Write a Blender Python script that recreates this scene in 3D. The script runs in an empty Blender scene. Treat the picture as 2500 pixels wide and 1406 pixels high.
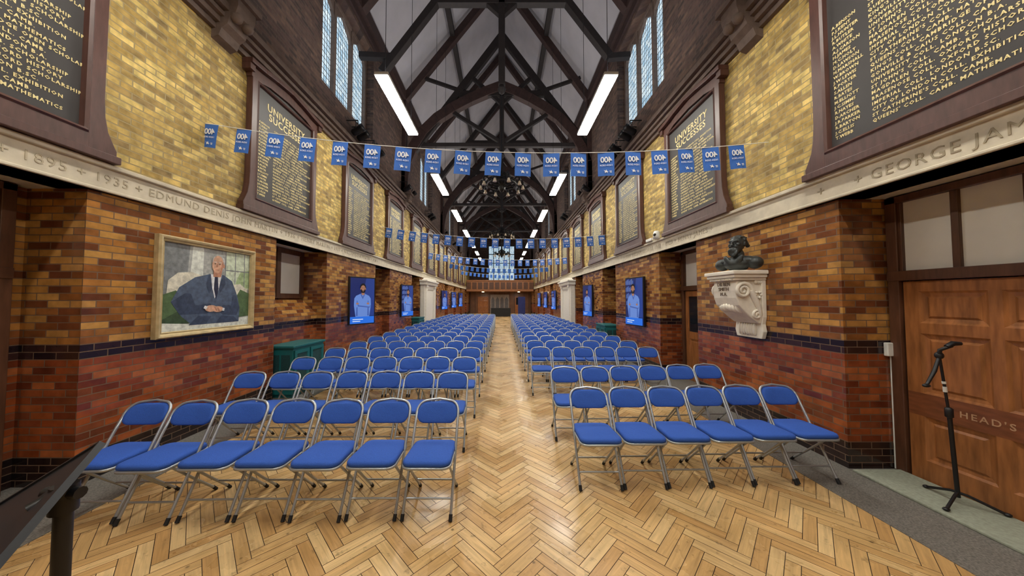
import bpy, bmesh, math, random
from mathutils import Vector, Matrix
random.seed(7)
S=bpy.context.scene
COL=S.collection
H=1.765
XL,XR=-4.0,3.6
YB,YF=-5.0,38.0
PLATE,RIDGE=10.1,15.2
KIDS={}

# ------------------------------------------------------------------ mesh builder
class MB:
    def __init__(s): s.v=[];s.f=[];s.m=[];s.s=[]
    def add(s,vs,fs,m=0,sm=False):
        b=len(s.v); s.v+= [tuple(v) for v in vs]
        for f in fs:
            s.f.append([b+i for i in f]); s.m.append(m); s.s.append(sm)
    def box(s,x0,x1,y0,y1,z0,z1,m=0):
        if x0>x1:x0,x1=x1,x0
        if y0>y1:y0,y1=y1,y0
        s.add([(x0,y0,z0),(x1,y0,z0),(x1,y1,z0),(x0,y1,z0),(x0,y0,z1),(x1,y0,z1),(x1,y1,z1),(x0,y1,z1)],
              [(0,3,2,1),(4,5,6,7),(0,1,5,4),(1,2,6,5),(2,3,7,6),(3,0,4,7)],m)
    def prism(s,p,y0,y1,m=0):   # p in XZ
        n=len(p)
        s.add([(a,y0,b) for a,b in p]+[(a,y1,b) for a,b in p],
              [list(range(n)),list(range(2*n-1,n-1,-1))]+[(i,i+n,(i+1)%n+n,(i+1)%n) for i in range(n)],m)
    def poly(s,p,y,m=0):
        s.add([(a,y,b) for a,b in p],[list(range(len(p)))],m)
    def tube(s,pts,r,seg=8,m=0,sm=True,cap=True):
        pts=[Vector(p) for p in pts]; n=len(pts)
        rs=r if isinstance(r,(list,tuple)) else [r]*n
        t0=(pts[1]-pts[0]).normalized()
        a=Vector((0,0,1)) if abs(t0.z)<.9 else Vector((1,0,0))
        u=t0.cross(a).normalized(); vs=[];fs=[]
        for i,p in enumerate(pts):
            if i==0:t=t0
            elif i==n-1:t=(pts[i]-pts[i-1]).normalized()
            else:t=((pts[i]-pts[i-1]).normalized()+(pts[i+1]-pts[i]).normalized()).normalized()
            u=(u-t*u.dot(t)).normalized(); w=t.cross(u)
            for k in range(seg):
                an=2*math.pi*k/seg
                vs.append(p+(u*math.cos(an)+w*math.sin(an))*rs[i])
        for i in range(n-1):
            for k in range(seg):
                fs.append((i*seg+k,i*seg+(k+1)%seg,(i+1)*seg+(k+1)%seg,(i+1)*seg+k))
        s.add(vs,fs,m,sm)
        if cap:
            s.add(vs[:seg],[list(range(seg-1,-1,-1))],m); s.add(vs[-seg:],[list(range(seg))],m)
    def lathe(s,prof,c=(0,0,0),seg=16,m=0,sm=True):
        vs=[];fs=[];n=len(prof)
        for r,z in prof:
            for k in range(seg):
                an=2*math.pi*k/seg; vs.append((c[0]+r*math.cos(an),c[1]+r*math.sin(an),c[2]+z))
        for i in range(n-1):
            for k in range(seg):
                fs.append((i*seg+k,i*seg+(k+1)%seg,(i+1)*seg+(k+1)%seg,(i+1)*seg+k))
        s.add(vs,fs,m,sm)
    def ell(s,c,r,m=0,seg=16,rings=10,rot=None):
        vs=[];fs=[]
        R=rot if rot else Matrix.Identity(3)
        for i in range(rings+1):
            th=math.pi*i/rings
            for k in range(seg):
                an=2*math.pi*k/seg
                q=R@Vector((r[0]*math.sin(th)*math.cos(an),r[1]*math.sin(th)*math.sin(an),r[2]*math.cos(th)))
                vs.append(q+Vector(c))
        for i in range(rings):
            for k in range(seg):
                fs.append((i*seg+k,(i+1)*seg+k,(i+1)*seg+(k+1)%seg,i*seg+(k+1)%seg))
        s.add(vs,fs,m,True)
    def beam(s,p,q,w,d,m=0,up=(0,1,0)):
        p=Vector(p);q=Vector(q);t=(q-p).normalized();u=Vector(up);u=(u-t*u.dot(t)).normalized();n=t.cross(u)
        vs=[]
        for c in (p,q):
            for a,b in((-1,-1),(1,-1),(1,1),(-1,1)): vs.append(c+n*(a*w/2)+u*(b*d/2))
        s.add(vs,[(0,3,2,1),(4,5,6,7),(0,1,5,4),(1,2,6,5),(2,3,7,6),(3,0,4,7)],m)
    def ring(s,cx,cz,w,h,prof,m=0,y=0):
        L=[]
        for ins,d in prof:
            a=w/2-ins;b=h/2-ins
            L.append([(cx-a,y-d,cz-b),(cx+a,y-d,cz-b),(cx+a,y-d,cz+b),(cx-a,y-d,cz+b)])
        for i in range(len(L)-1):
            s.add(L[i]+L[i+1],[(k,(k+1)%4,4+(k+1)%4,4+k) for k in range(4)],m)
    def pillow(s,outline,prof,fn,m=0):
        n=len(outline); vs=[];fs=[]
        cx=sum(p[0] for p in outline)/n; cy=sum(p[1] for p in outline)/n
        for sc,d in prof:
            for a,b in outline: vs.append(fn(cx+(a-cx)*sc,cy+(b-cy)*sc,d))
        k=len(prof)
        for i in range(k-1):
            for j in range(n): fs.append((i*n+j,i*n+(j+1)%n,(i+1)*n+(j+1)%n,(i+1)*n+j))
        c0=len(vs);vs.append(fn(cx,cy,prof[0][1]));c1=len(vs);vs.append(fn(cx,cy,prof[-1][1]+.002))
        for j in range(n):
            fs.append((c0,(j+1)%n,j)); fs.append((c1,(k-1)*n+j,(k-1)*n+(j+1)%n))
        s.add(vs,fs,m,True)

def mesh_of(mb,mats,name):
    me=bpy.data.meshes.new(name); me.from_pydata(mb.v,[],mb.f)
    for mt in mats: me.materials.append(mt)
    me.polygons.foreach_set('material_index',mb.m); me.polygons.foreach_set('use_smooth',mb.s)
    me.update(); return me
def put(name,data,parent=None,loc=(0,0,0),rz=0,rot=None,bevel=0,**pr):
    o=bpy.data.objects.new(name,data); COL.objects.link(o); o.location=loc
    o.rotation_euler=rot if rot else (0,0,rz)
    if parent: o.parent=parent; KIDS.setdefault(parent.name,[]).append(o)
    if bevel:
        b=o.modifiers.new('b','BEVEL'); b.width=bevel; b.segments=2; b.limit_method='ANGLE'
    for k,v in pr.items(): o[k]=v
    return o
def make(name,mb,mats,parent=None,loc=(0,0,0),rz=0,rot=None,bevel=0,fix=True,**pr):
    me=mesh_of(mb,mats,name)
    if fix:
        bm=bmesh.new(); bm.from_mesh(me); bmesh.ops.recalc_face_normals(bm,faces=bm.faces); bm.to_mesh(me); bm.free()
    return put(name,me,parent,loc,rz,rot,bevel,**pr)
def empty(name,loc=(0,0,0),rz=0,**pr): return put(name,None,None,loc,rz,**pr)
def dup(o,loc=None,rz=None,parent=None):
    n=o.copy(); COL.objects.link(n)
    if parent: n.parent=parent; KIDS.setdefault(parent.name,[]).append(n)
    if loc is not None:n.location=loc
    if rz is not None:n.rotation_euler=(0,0,rz)
    for c in KIDS.get(o.name,[]): dup(c,parent=n)
    return n

# ------------------------------------------------------------------ materials
def lin(c):
    return tuple(((x/255)/12.92 if x/255<=.04045 else ((x/255+.055)/1.055)**2.4) for x in c)+(1,)
def newmat(name):
    m=bpy.data.materials.new(name); m.use_nodes=True; nt=m.node_tree
    return m,nt,nt.nodes['Principled BSDF']
def mat(name,c,rough=.6,metal=0,ns=6,na=.15,bump=0,spec=None,stretch=None):
    m,nt,b=newmat(name); N=nt.nodes;L=nt.links
    tc=N.new('ShaderNodeTexCoord'); mp=N.new('ShaderNodeMapping'); L.new(tc.outputs['Object'],mp.inputs[0])
    if stretch: mp.inputs['Scale'].default_value=stretch
    n=N.new('ShaderNodeTexNoise'); n.inputs['Scale'].default_value=ns; n.inputs['Detail'].default_value=5
    L.new(mp.outputs[0],n.inputs['Vector'])
    r=N.new('ShaderNodeValToRGB'); col=lin(c)
    r.color_ramp.elements[0].position=.3; r.color_ramp.elements[1].position=.7
    r.color_ramp.elements[0].color=tuple(x*(1-na) for x in col[:3])+(1,)
    r.color_ramp.elements[1].color=tuple(min(1,x*(1+na)) for x in col[:3])+(1,)
    L.new(n.outputs[0],r.inputs[0]); L.new(r.outputs[0],b.inputs['Base Color'])
    b.inputs['Roughness'].default_value=rough; b.inputs['Metallic'].default_value=metal
    if spec is not None:b.inputs['Specular IOR Level'].default_value=spec
    if bump:
        bp=N.new('ShaderNodeBump'); bp.inputs['Strength'].default_value=bump; bp.inputs['Distance'].default_value=.01
        L.new(n.outputs[0],bp.inputs['Height']); L.new(bp.outputs[0],b.inputs['Normal'])
    return m
def emis(name,c,st,base=None):
    m,nt,b=newmat(name); b.inputs['Base Color'].default_value=lin(base or c)
    b.inputs['Emission Color'].default_value=lin(c); b.inputs['Emission Strength'].default_value=st
    b.inputs['Roughness'].default_value=.4
    return m
def ramp(nt,cols):
    r=nt.nodes.new('ShaderNodeValToRGB'); cr=r.color_ramp; cr.interpolation='CONSTANT'
    while len(cr.elements)<len(cols): cr.elements.new(.5)
    for i,c in enumerate(cols): cr.elements[i].position=i/len(cols); cr.elements[i].color=lin(c)
    return r
def brickmat(name,zones,bw,bh,mortar,ms,rough,bump=.5,dirt=.25,big=0):
    m,nt,b=newmat(name);N=nt.nodes;L=nt.links
    tc=N.new('ShaderNodeTexCoord');sp=N.new('ShaderNodeSeparateXYZ');L.new(tc.outputs['Object'],sp.inputs[0])
    ad=N.new('ShaderNodeMath');L.new(sp.outputs[0],ad.inputs[0]);L.new(sp.outputs[1],ad.inputs[1])
    cb=N.new('ShaderNodeCombineXYZ');L.new(ad.outputs[0],cb.inputs[0]);L.new(sp.outputs[2],cb.inputs[1])
    br=N.new('ShaderNodeTexBrick');L.new(cb.outputs[0],br.inputs['Vector'])
    br.inputs['Color1'].default_value=(0,0,0,1);br.inputs['Color2'].default_value=(1,1,1,1);br.inputs['Mortar'].default_value=(.5,.5,.5,1)
    br.inputs['Scale'].default_value=1;br.inputs['Mortar Size'].default_value=ms;br.inputs['Mortar Smooth'].default_value=.2
    br.inputs['Brick Width'].default_value=bw;br.inputs['Row Height'].default_value=bh
    cur=None
    for z,cols in zones:
        r=ramp(nt,cols);L.new(br.outputs['Color'],r.inputs[0])
        if cur is None:cur=r.outputs[0]
        else:
            g=N.new('ShaderNodeMath');g.operation='GREATER_THAN';L.new(sp.outputs[2],g.inputs[0]);g.inputs[1].default_value=z
            mx=N.new('ShaderNodeMix');mx.data_type='RGBA';L.new(g.outputs[0],mx.inputs[0]);L.new(cur,mx.inputs[6]);L.new(r.outputs[0],mx.inputs[7]);cur=mx.outputs[2]
    n=N.new('ShaderNodeTexNoise');n.inputs['Scale'].default_value=9;n.inputs['Detail'].default_value=6;L.new(tc.outputs['Object'],n.inputs['Vector'])
    mr=N.new('ShaderNodeMapRange');mr.inputs[1].default_value=.3;mr.inputs[2].default_value=.7;mr.inputs[3].default_value=1-dirt;mr.inputs[4].default_value=1+dirt
    L.new(n.outputs[0],mr.inputs[0])
    vm=N.new('ShaderNodeVectorMath');vm.operation='SCALE';L.new(cur,vm.inputs[0]);L.new(mr.outputs[0],vm.inputs['Scale'])
    src=vm
    if big:
        n3=N.new('ShaderNodeTexNoise');n3.inputs['Scale'].default_value=1.3;n3.inputs['Detail'].default_value=4;L.new(tc.outputs['Object'],n3.inputs['Vector'])
        m3=N.new('ShaderNodeMapRange');m3.inputs[1].default_value=.3;m3.inputs[2].default_value=.7;m3.inputs[3].default_value=1-big;m3.inputs[4].default_value=1+big;L.new(n3.outputs[0],m3.inputs[0])
        v3=N.new('ShaderNodeVectorMath');v3.operation='SCALE';L.new(vm.outputs[0],v3.inputs[0]);L.new(m3.outputs[0],v3.inputs['Scale']);src=v3
    mx=N.new('ShaderNodeMix');mx.data_type='RGBA';L.new(br.outputs['Fac'],mx.inputs[0]);L.new(src.outputs[0],mx.inputs[6]);mx.inputs[7].default_value=lin(mortar)
    L.new(mx.outputs[2],b.inputs['Base Color'])
    rr=N.new('ShaderNodeMapRange');rr.inputs[3].default_value=rough;rr.inputs[4].default_value=.85;L.new(br.outputs['Fac'],rr.inputs[0]);L.new(rr.outputs[0],b.inputs['Roughness'])
    iv=N.new('ShaderNodeMath');iv.operation='SUBTRACT';iv.inputs[0].default_value=1;L.new(br.outputs['Fac'],iv.inputs[1])
    a2=N.new('ShaderNodeMath');a2.operation='MULTIPLY_ADD';L.new(n.outputs[0],a2.inputs[0]);a2.inputs[1].default_value=.3;L.new(iv.outputs[0],a2.inputs[2])
    bp=N.new('ShaderNodeBump');bp.inputs['Strength'].default_value=bump;bp.inputs['Distance'].default_value=.006;L.new(a2.outputs[0],bp.inputs['Height']);L.new(bp.outputs[0],b.inputs['Normal'])
    return m
M_glazed=brickmat('glazed_brick',[(0,[(38,26,24),(50,34,30),(30,22,22)]),
    (.28,[(128,62,34),(152,80,44),(136,68,38),(168,96,54),(112,52,30),(158,84,44),(126,66,40),(146,72,36),(102,50,32)]),
    (1.19,[(48,30,30),(38,26,30),(60,38,36)]),
    (1.33,[(124,74,40),(176,126,64),(150,100,52),(186,138,74),(112,64,38),(166,112,56),(136,86,44),(180,132,72),(102,58,36),(146,94,50)])],
    .215,.07,(108,84,64),.0048,.15)
M_yellow=brickmat('yellow_stock_brick',[(0,[(190,162,94),(168,140,78),(204,178,106),(154,128,74),(196,166,94),(178,148,80),(210,184,112),(146,122,76)])],
    .215,.07,(162,144,104),.007,.8,.9,.38,.14)
M_dark=brickmat('dark_upper_brick',[(0,[(84,64,56),(70,52,48),(96,74,62),(62,48,44),(78,58,52)])],.215,.07,(80,68,60),.007,.85,.6)
M_stone=mat('cream_stone',(204,194,172),.6,ns=8,na=.12,bump=.15)
M_stoned=mat('grey_cornice_stone',(106,90,82),.8,ns=10,na=.2,bump=.2)
M_white=mat('white_carved_stone',(236,230,216),.6,ns=14,na=.06,bump=.1)
M_letter=mat('cut_letter_tan',(176,164,140),.7)
M_letter2=mat('cut_letter_dark_tan',(154,142,118),.7)  # darker letter tone for the near right frieze
M_bletter=mat('bracket_letter_brown',(120,104,84),.7)
M_plaster=mat('ceiling_plaster',(178,176,182),.9,ns=2,na=.06)
M_timber=mat('dark_roof_timber',(30,23,23),.65,ns=8,na=.3)
M_timberr=mat('brown_arch_timber',(54,36,33),.6,ns=6,na=.3,stretch=(1,4,1))
M_black=mat('black_iron',(20,20,23),.45,ns=5,na=.2)
M_blackp=mat('black_plastic',(26,26,28),.4)
M_blue=mat('blue_fabric',(44,88,180),.85,ns=220,na=.2,bump=.25)
M_steel=mat('grey_steel_tube',(176,182,188),.35,metal=.6,ns=4,na=.06)
M_rub=mat('black_rubber',(22,22,24),.7)
M_teal=mat('teal_paint',(24,104,106),.4,ns=5,na=.12)
M_mesh=mat('dark_teal_grille',(20,66,68),.7,ns=60,na=.5)
M_gold=mat('gilt_frame',(196,176,132),.45,metal=.25,ns=12,na=.2)
M_frame=mat('mahogany_frame',(84,55,48),.4,ns=5,na=.25,stretch=(5,5,1))
M_panel=mat('black_board_panel',(56,52,51),.5,ns=4,na=.1)
M_leaf=mat('gold_leaf_letter',(234,216,154),.5,ns=3,na=.05)
M_dleaf=mat('faded_door_letter',(190,150,116),.6,ns=3,na=.1)
M_oak=mat('oak_door',(150,96,54),.32,ns=3.5,na=.36,bump=.05,stretch=(7,7,1))
M_rail=mat('darker_oak_rail',(124,74,46),.32,ns=3.5,na=.25,stretch=(2,7,7))
M_oakd=mat('dark_oak',(86,56,40),.35,ns=4,na=.3,stretch=(7,7,1))
M_pane=mat('frosted_pane',(216,212,202),.25,ns=2,na=.08)
M_glassd=mat('dark_glass',(30,34,40),.1,ns=2,na=.1)
M_bronze=mat('dark_bronze',(60,64,64),.42,metal=.3,ns=14,na=.25)
M_slab=mat('grey_speckled_terrazzo',(112,108,102),.5,ns=90,na=.5)
M_mat=mat('grey_green_mat',(146,150,134),.9,ns=40,na=.15)
M_wplastic=mat('white_plastic',(224,224,218),.4)
M_lumi=emis('led_diffuser',(255,250,238),52)
M_lhouse=mat('luminaire_housing',(214,212,206),.4)
M_bell=mat('cream_glass_shade',(226,212,190),.3)
M_flag=mat('blue_flag_cloth',(58,110,198),.8,ns=8,na=.08)
M_cord=mat('white_cord',(236,236,232),.6)
M_print=mat('white_print',(235,240,248),.7)
def glassmat():
    m,nt,b=newmat('leaded_daylight_glass');N=nt.nodes;L=nt.links
    tc=N.new('ShaderNodeTexCoord');sp=N.new('ShaderNodeSeparateXYZ');L.new(tc.outputs['Object'],sp.inputs[0])
    cb=N.new('ShaderNodeCombineXYZ');L.new(sp.outputs[0],cb.inputs[0]);L.new(sp.outputs[2],cb.inputs[1])
    br=N.new('ShaderNodeTexBrick');br.offset=0;L.new(cb.outputs[0],br.inputs['Vector'])
    br.inputs['Color1'].default_value=lin((146,180,202));br.inputs['Color2'].default_value=lin((214,230,238));br.inputs['Mortar'].default_value=(.01,.012,.015,1)
    br.inputs['Scale'].default_value=1;br.inputs['Mortar Size'].default_value=.011;br.inputs['Brick Width'].default_value=.105;br.inputs['Row Height'].default_value=.14
    L.new(br.outputs['Color'],b.inputs['Emission Color']);b.inputs['Emission Strength'].default_value=1.1
    b.inputs['Base Color'].default_value=(.02,.025,.03,1)
    b.inputs['Roughness'].default_value=.3
    return m
M_glass=glassmat()
def floormat():
    m,nt,b=newmat('herringbone_parquet');N=nt.nodes;L=nt.links
    at=N.new('ShaderNodeAttribute');at.attribute_name='tone'
    uv=N.new('ShaderNodeUVMap');uv.uv_map='grain'
    mp=N.new('ShaderNodeMapping');mp.inputs['Scale'].default_value=(3,38,1);L.new(uv.outputs[0],mp.inputs[0])
    n=N.new('ShaderNodeTexNoise');n.inputs['Scale'].default_value=1;n.inputs['Detail'].default_value=6;n.inputs['Distortion'].default_value=.8;L.new(mp.outputs[0],n.inputs['Vector'])
    r=N.new('ShaderNodeValToRGB');cr=r.color_ramp
    cr.elements[0].color=lin((196,152,96));cr.elements[1].color=lin((228,194,140));cr.elements.new(.5).color=lin((213,174,117))
    L.new(at.outputs['Fac'],r.inputs[0])
    mr=N.new('ShaderNodeMapRange');mr.inputs[1].default_value=.25;mr.inputs[2].default_value=.7;mr.inputs[3].default_value=.72;mr.inputs[4].default_value=1.08;L.new(n.outputs[0],mr.inputs[0])
    tc=N.new('ShaderNodeTexCoord');vo=N.new('ShaderNodeTexVoronoi');vo.inputs['Scale'].default_value=5.2;L.new(tc.outputs['Object'],vo.inputs['Vector'])
    kr=N.new('ShaderNodeMapRange');kr.inputs[1].default_value=.03;kr.inputs[2].default_value=.08;kr.inputs[3].default_value=.4;kr.inputs[4].default_value=1;L.new(vo.outputs['Distance'],kr.inputs[0])
    n2=N.new('ShaderNodeTexNoise');n2.inputs['Scale'].default_value=1.6;n2.inputs['Detail'].default_value=6;L.new(tc.outputs['Object'],n2.inputs['Vector'])
    wr=N.new('ShaderNodeMapRange');wr.inputs[1].default_value=.3;wr.inputs[2].default_value=.7;wr.inputs[3].default_value=.8;wr.inputs[4].default_value=1.12;L.new(n2.outputs[0],wr.inputs[0])
    n4=N.new('ShaderNodeTexNoise');n4.inputs['Scale'].default_value=12;n4.inputs['Detail'].default_value=8;n4.inputs['Roughness'].default_value=.7;L.new(tc.outputs['Object'],n4.inputs['Vector'])
    s4=N.new('ShaderNodeMapRange');s4.inputs[1].default_value=.30;s4.inputs[2].default_value=.42;s4.inputs[3].default_value=.55;s4.inputs[4].default_value=1;L.new(n4.outputs[0],s4.inputs[0])
    a=N.new('ShaderNodeMath');a.operation='MULTIPLY';L.new(mr.outputs[0],a.inputs[0]);L.new(kr.outputs[0],a.inputs[1])
    c=N.new('ShaderNodeMath');c.operation='MULTIPLY';L.new(a.outputs[0],c.inputs[0]);L.new(wr.outputs[0],c.inputs[1])
    c2=N.new('ShaderNodeMath');c2.operation='MULTIPLY';L.new(c.outputs[0],c2.inputs[0]);L.new(s4.outputs[0],c2.inputs[1])
    vm=N.new('ShaderNodeVectorMath');vm.operation='SCALE';L.new(r.outputs[0],vm.inputs[0]);L.new(c2.outputs[0],vm.inputs['Scale'])
    L.new(vm.outputs[0],b.inputs['Base Color'])
    rr=N.new('ShaderNodeMapRange');rr.inputs[1].default_value=.3;rr.inputs[2].default_value=.7;rr.inputs[3].default_value=.16;rr.inputs[4].default_value=.46;L.new(n2.outputs[0],rr.inputs[0]);L.new(rr.outputs[0],b.inputs['Roughness'])
    return m
M_floor=floormat(); M_gap=mat('dark_joint',(54,35,22),.8)

# ------------------------------------------------------------------ text
def text_mesh(body,size,mt,align='CENTER',sp=1.0,ext=.0015,res=2,bold=0,lsp=1.0,key=None):
    cu=bpy.data.curves.new('t','FONT');cu.body=body;cu.size=size;cu.align_x=align;cu.extrude=ext;cu.resolution_u=res;cu.offset=bold
    cu.space_character=sp;cu.space_line=lsp
    o=bpy.data.objects.new('t',cu);COL.objects.link(o)
    dg=bpy.context.evaluated_depsgraph_get()
    me=bpy.data.meshes.new_from_object(o.evaluated_get(dg));me.transform(Matrix.Rotation(math.pi/2,4,'X'))
    me.materials.clear();me.materials.append(mt)
    bpy.data.objects.remove(o);bpy.data.curves.remove(cu)
    return me

# ------------------------------------------------------------------ floor
def build_floor():
    W=.08;n=5;c45=math.sqrt(.5)
    vs=[];fs=[];mi=[];tone=[];uvs=[]
    vs+=[(XL-.8,YB,0),(XR+.8,YB,0),(XR+.8,YF,0),(XL-.8,YF,0)];fs.append((0,1,2,3));mi.append(1);tone.append(0);uvs+=[(0,0)]*4
    def plank(x0,x1,y0,y1,horiz):
        g=.026
        cs=[(x0+g,y0+g),(x1-g,y0+g),(x1-g,y1-g),(x0+g,y1-g)]
        P=[((a-b)*c45*W,(a+b)*c45*W) for a,b in cs]
        cx=sum(p[0] for p in P)/4;cy=sum(p[1] for p in P)/4
        if cx<XL+.2 or cx>XR-.2 or cy<YB+.4 or cy>YF-.3:return
        b=len(vs);vs.extend([(p[0],p[1],.003) for p in P]);fs.append((b,b+1,b+2,b+3));mi.append(0);tone.append(random.random())
        o=random.random()*50;q=random.random()*50
        L_=n*W
        if horiz:uvs.extend([(o,q),(o+L_,q),(o+L_,q+W),(o,q+W)])
        else:uvs.extend([(o,q),(o,q+W),(o+L_,q+W),(o+L_,q)])
    jmax=int((YF+8)/(W*c45*2))+60
    for j in range(-100,jmax):
        for m in range(-12,13):
            x=j+2*n*m
            plank(x,x+n,j,j+1,True)
            y=j-2*n+1
            plank(x,x+1,y,y+n,False)
    me=bpy.data.meshes.new('floor');me.from_pydata(vs,[],fs);me.materials.append(M_floor);me.materials.append(M_gap)
    me.polygons.foreach_set('material_index',mi)
    at=me.attributes.new('tone','FLOAT','FACE');at.data.foreach_set('value',tone)
    ul=me.uv_layers.new(name='grain')
    ul.data.foreach_set('uv',[c for p in uvs for c in p])
    me.update()
    put('floor',me,kind='structure',label='honey-coloured herringbone parquet floor')
build_floor()
for s,x0,x1,nm in((-1,-3.42,XL-.6,'trim_1'),(1,3.02,XR+.6,'trim_2')):
    mb=MB();mb.box(x0,x1,YB,YF,-.05,.008,0);make(nm,mb,[M_slab],kind='structure',label='speckled grey stone floor border')

# ------------------------------------------------------------------ walls
RB=.58
piersL=[(-4.2,.6),(2.93,5.42)]+[(7.0+3.95*k,9.7+3.95*k) for k in range(8)]
piersR=[(-4.2,.9),(3.25,5.66)]+[(7.0+3.95*k,9.7+3.95*k) for k in range(8)]
WC=[0.0,8.0,16.1,24.1,32.1]; WH=1.35; WZ0,WZ1=6.65,9.4
for side,X,piers,sg in(('left',XL,piersL,-1),('right',XR,piersR,1)):
    mb=MB()
    for a,b in piers: mb.box(X,X+sg*RB,a,b,0,2.84,0)
    mb.box(X+sg*RB,X+sg*(RB+.2),YB,YF,0,2.84,0)
    mb.box(X,X+sg*.78,YB,YF,3.1,5.58,1)
    mb.box(X,X+sg*.6,YB,YF,5.58,WZ0,2)
    mb.box(X,X+sg*.6,YB,YF,WZ1,PLATE,2)
    ys=[YB]
    for c in WC: ys+=[c-WH,c+WH]
    ys.append(YF)
    for i in range(0,len(ys),2): mb.box(X,X+sg*.6,ys[i],ys[i+1],WZ0,WZ1,2)
    make('wall_'+side,mb,[M_glazed,M_yellow,M_dark],kind='structure',label='glazed brown brick piers below yellow stock brick and dark brick clerestory')
    mb=MB();mb.box(X-sg*.05,X+sg*.77,YB,YF,2.83,3.08,0)
    mb.box(X-sg*.085,X+sg*.3,YB,YF,3.07,3.115,0);mb.box(X-sg*.065,X+sg*.3,YB,YF,2.83,2.86,0)
    fr=make('trim_3' if sg<0 else 'trim_4',mb,[M_stone],kind='structure',bevel=.008,label='cream stone frieze band with cut lettering')
    if sg<0:
        put('lettering',text_mesh('S + 1895 + 1935 + EDMUND DENIS JOHN MARTIN + 1936 + HENRY MARTIN + 1937 + WILLIAM JOHN MARTIN + 1938 +',.125,M_letter,'LEFT',1.15),fr,(X+.053,2.24,2.92),rz=math.pi/2)
    else:
        put('lettering',text_mesh('+',.15,M_letter2,'LEFT',1.15),fr,(X-.053,3.42,2.91),rz=-math.pi/2)
        put('lettering',text_mesh('+ GEORGE JAMES + 1934 +',.138,M_letter2,'LEFT',1.15),fr,(X-.053,3.06,2.91),rz=-math.pi/2)
        put('lettering',text_mesh('+ JOHN WILLIAM GEORGE 1912 + 1929 + HENRY JAMES +',.13,M_letter,'LEFT',1.15),fr,(X-.053,8.9,2.915),rz=-math.pi/2)
    mb=MB()
    for d,z0,z1 in((.06,5.5,5.58),(.12,5.58,5.66),(.18,5.66,5.72),(.24,5.74,5.84),(.1,5.84,5.92)):
        mb.box(X-sg*d,X+sg*.2,YB,YF,z0,z1,0)
    mb.box(X-sg*.14,X+sg*.2,YB,YF,5.72,5.74,0)
    make('trim_5' if sg<0 else 'trim_6',mb,[M_stoned],kind='structure',label='ribbed grey stone cornice')
    mb=MB();mb.box(X-sg*.16,X+sg*.3,YB,YF,PLATE-.34,PLATE+.02,0);mb.box(X-sg*.08,X+sg*.2,YB,YF,PLATE-.6,PLATE-.4,0)
    make('trim_7' if sg<0 else 'trim_8',mb,[M_timberr],kind='structure',label='brown timber wall plate')
for nm,y0,y1 in(('wall_back',YF,YF+.3),('wall_front',YB-.3,YB)):
    mb=MB()
    mb.box(XL-.8,XR+.8,y0,y1,0,2.83,1)
    mb.box(XL-.8,XR+.8,y0,y1,2.83,4.0,0)
    if nm=='wall_back':
        mb.box(XL-.8,-1.7,y0,y1,4.0,8.4,0);mb.box(1.65,XR+.8,y0,y1,4.0,8.4,0)
        mb.prism([(XL-.8,8.4),(XR+.8,8.4),(XR+.8,PLATE),(0,RIDGE+.1),(XL-.8,PLATE)],y0,y1,0)
    else: mb.prism([(XL-.8,4),(XR+.8,4),(XR+.8,PLATE),(0,RIDGE+.1),(XL-.8,PLATE)],y0,y1,0)
    make(nm,mb,[M_dark,M_glazed],kind='structure',label='dark brick gable end wall')
mb=MB()
mb.add([(XL-.3,YB,PLATE),(0,YB,RIDGE),(0,YF,RIDGE),(XL-.3,YF,PLATE),(XR+.3,YB,PLATE),(XR+.3,YF,PLATE),
        (XL-.3,YB,PLATE+.15),(0,YB,RIDGE+.15),(0,YF,RIDGE+.15),(XL-.3,YF,PLATE+.15),(XR+.3,YB,PLATE+.15),(XR+.3,YF,PLATE+.15)],
       [(0,1,2,3),(1,4,5,2),(6,9,8,7),(7,8,11,10)],0)
make('ceiling',mb,[M_plaster],fix=False,kind='structure',label='pale grey plaster pitched ceiling')
def roofz(x): return PLATE+(RIDGE-PLATE)*((x-XL)/(-XL) if x<0 else (XR-x)/XR)
for x in(-2.0,0,1.8):
    mb=MB();z=roofz(x)-.11
    mb.box(x-.09,x+.09,YB,YF,z-.13,z+.1,0)
    make('roof_purlin',mb,[M_timber],label='dark timber purlin running the length of the roof',category='roof beam',group='roof purlins')

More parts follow.
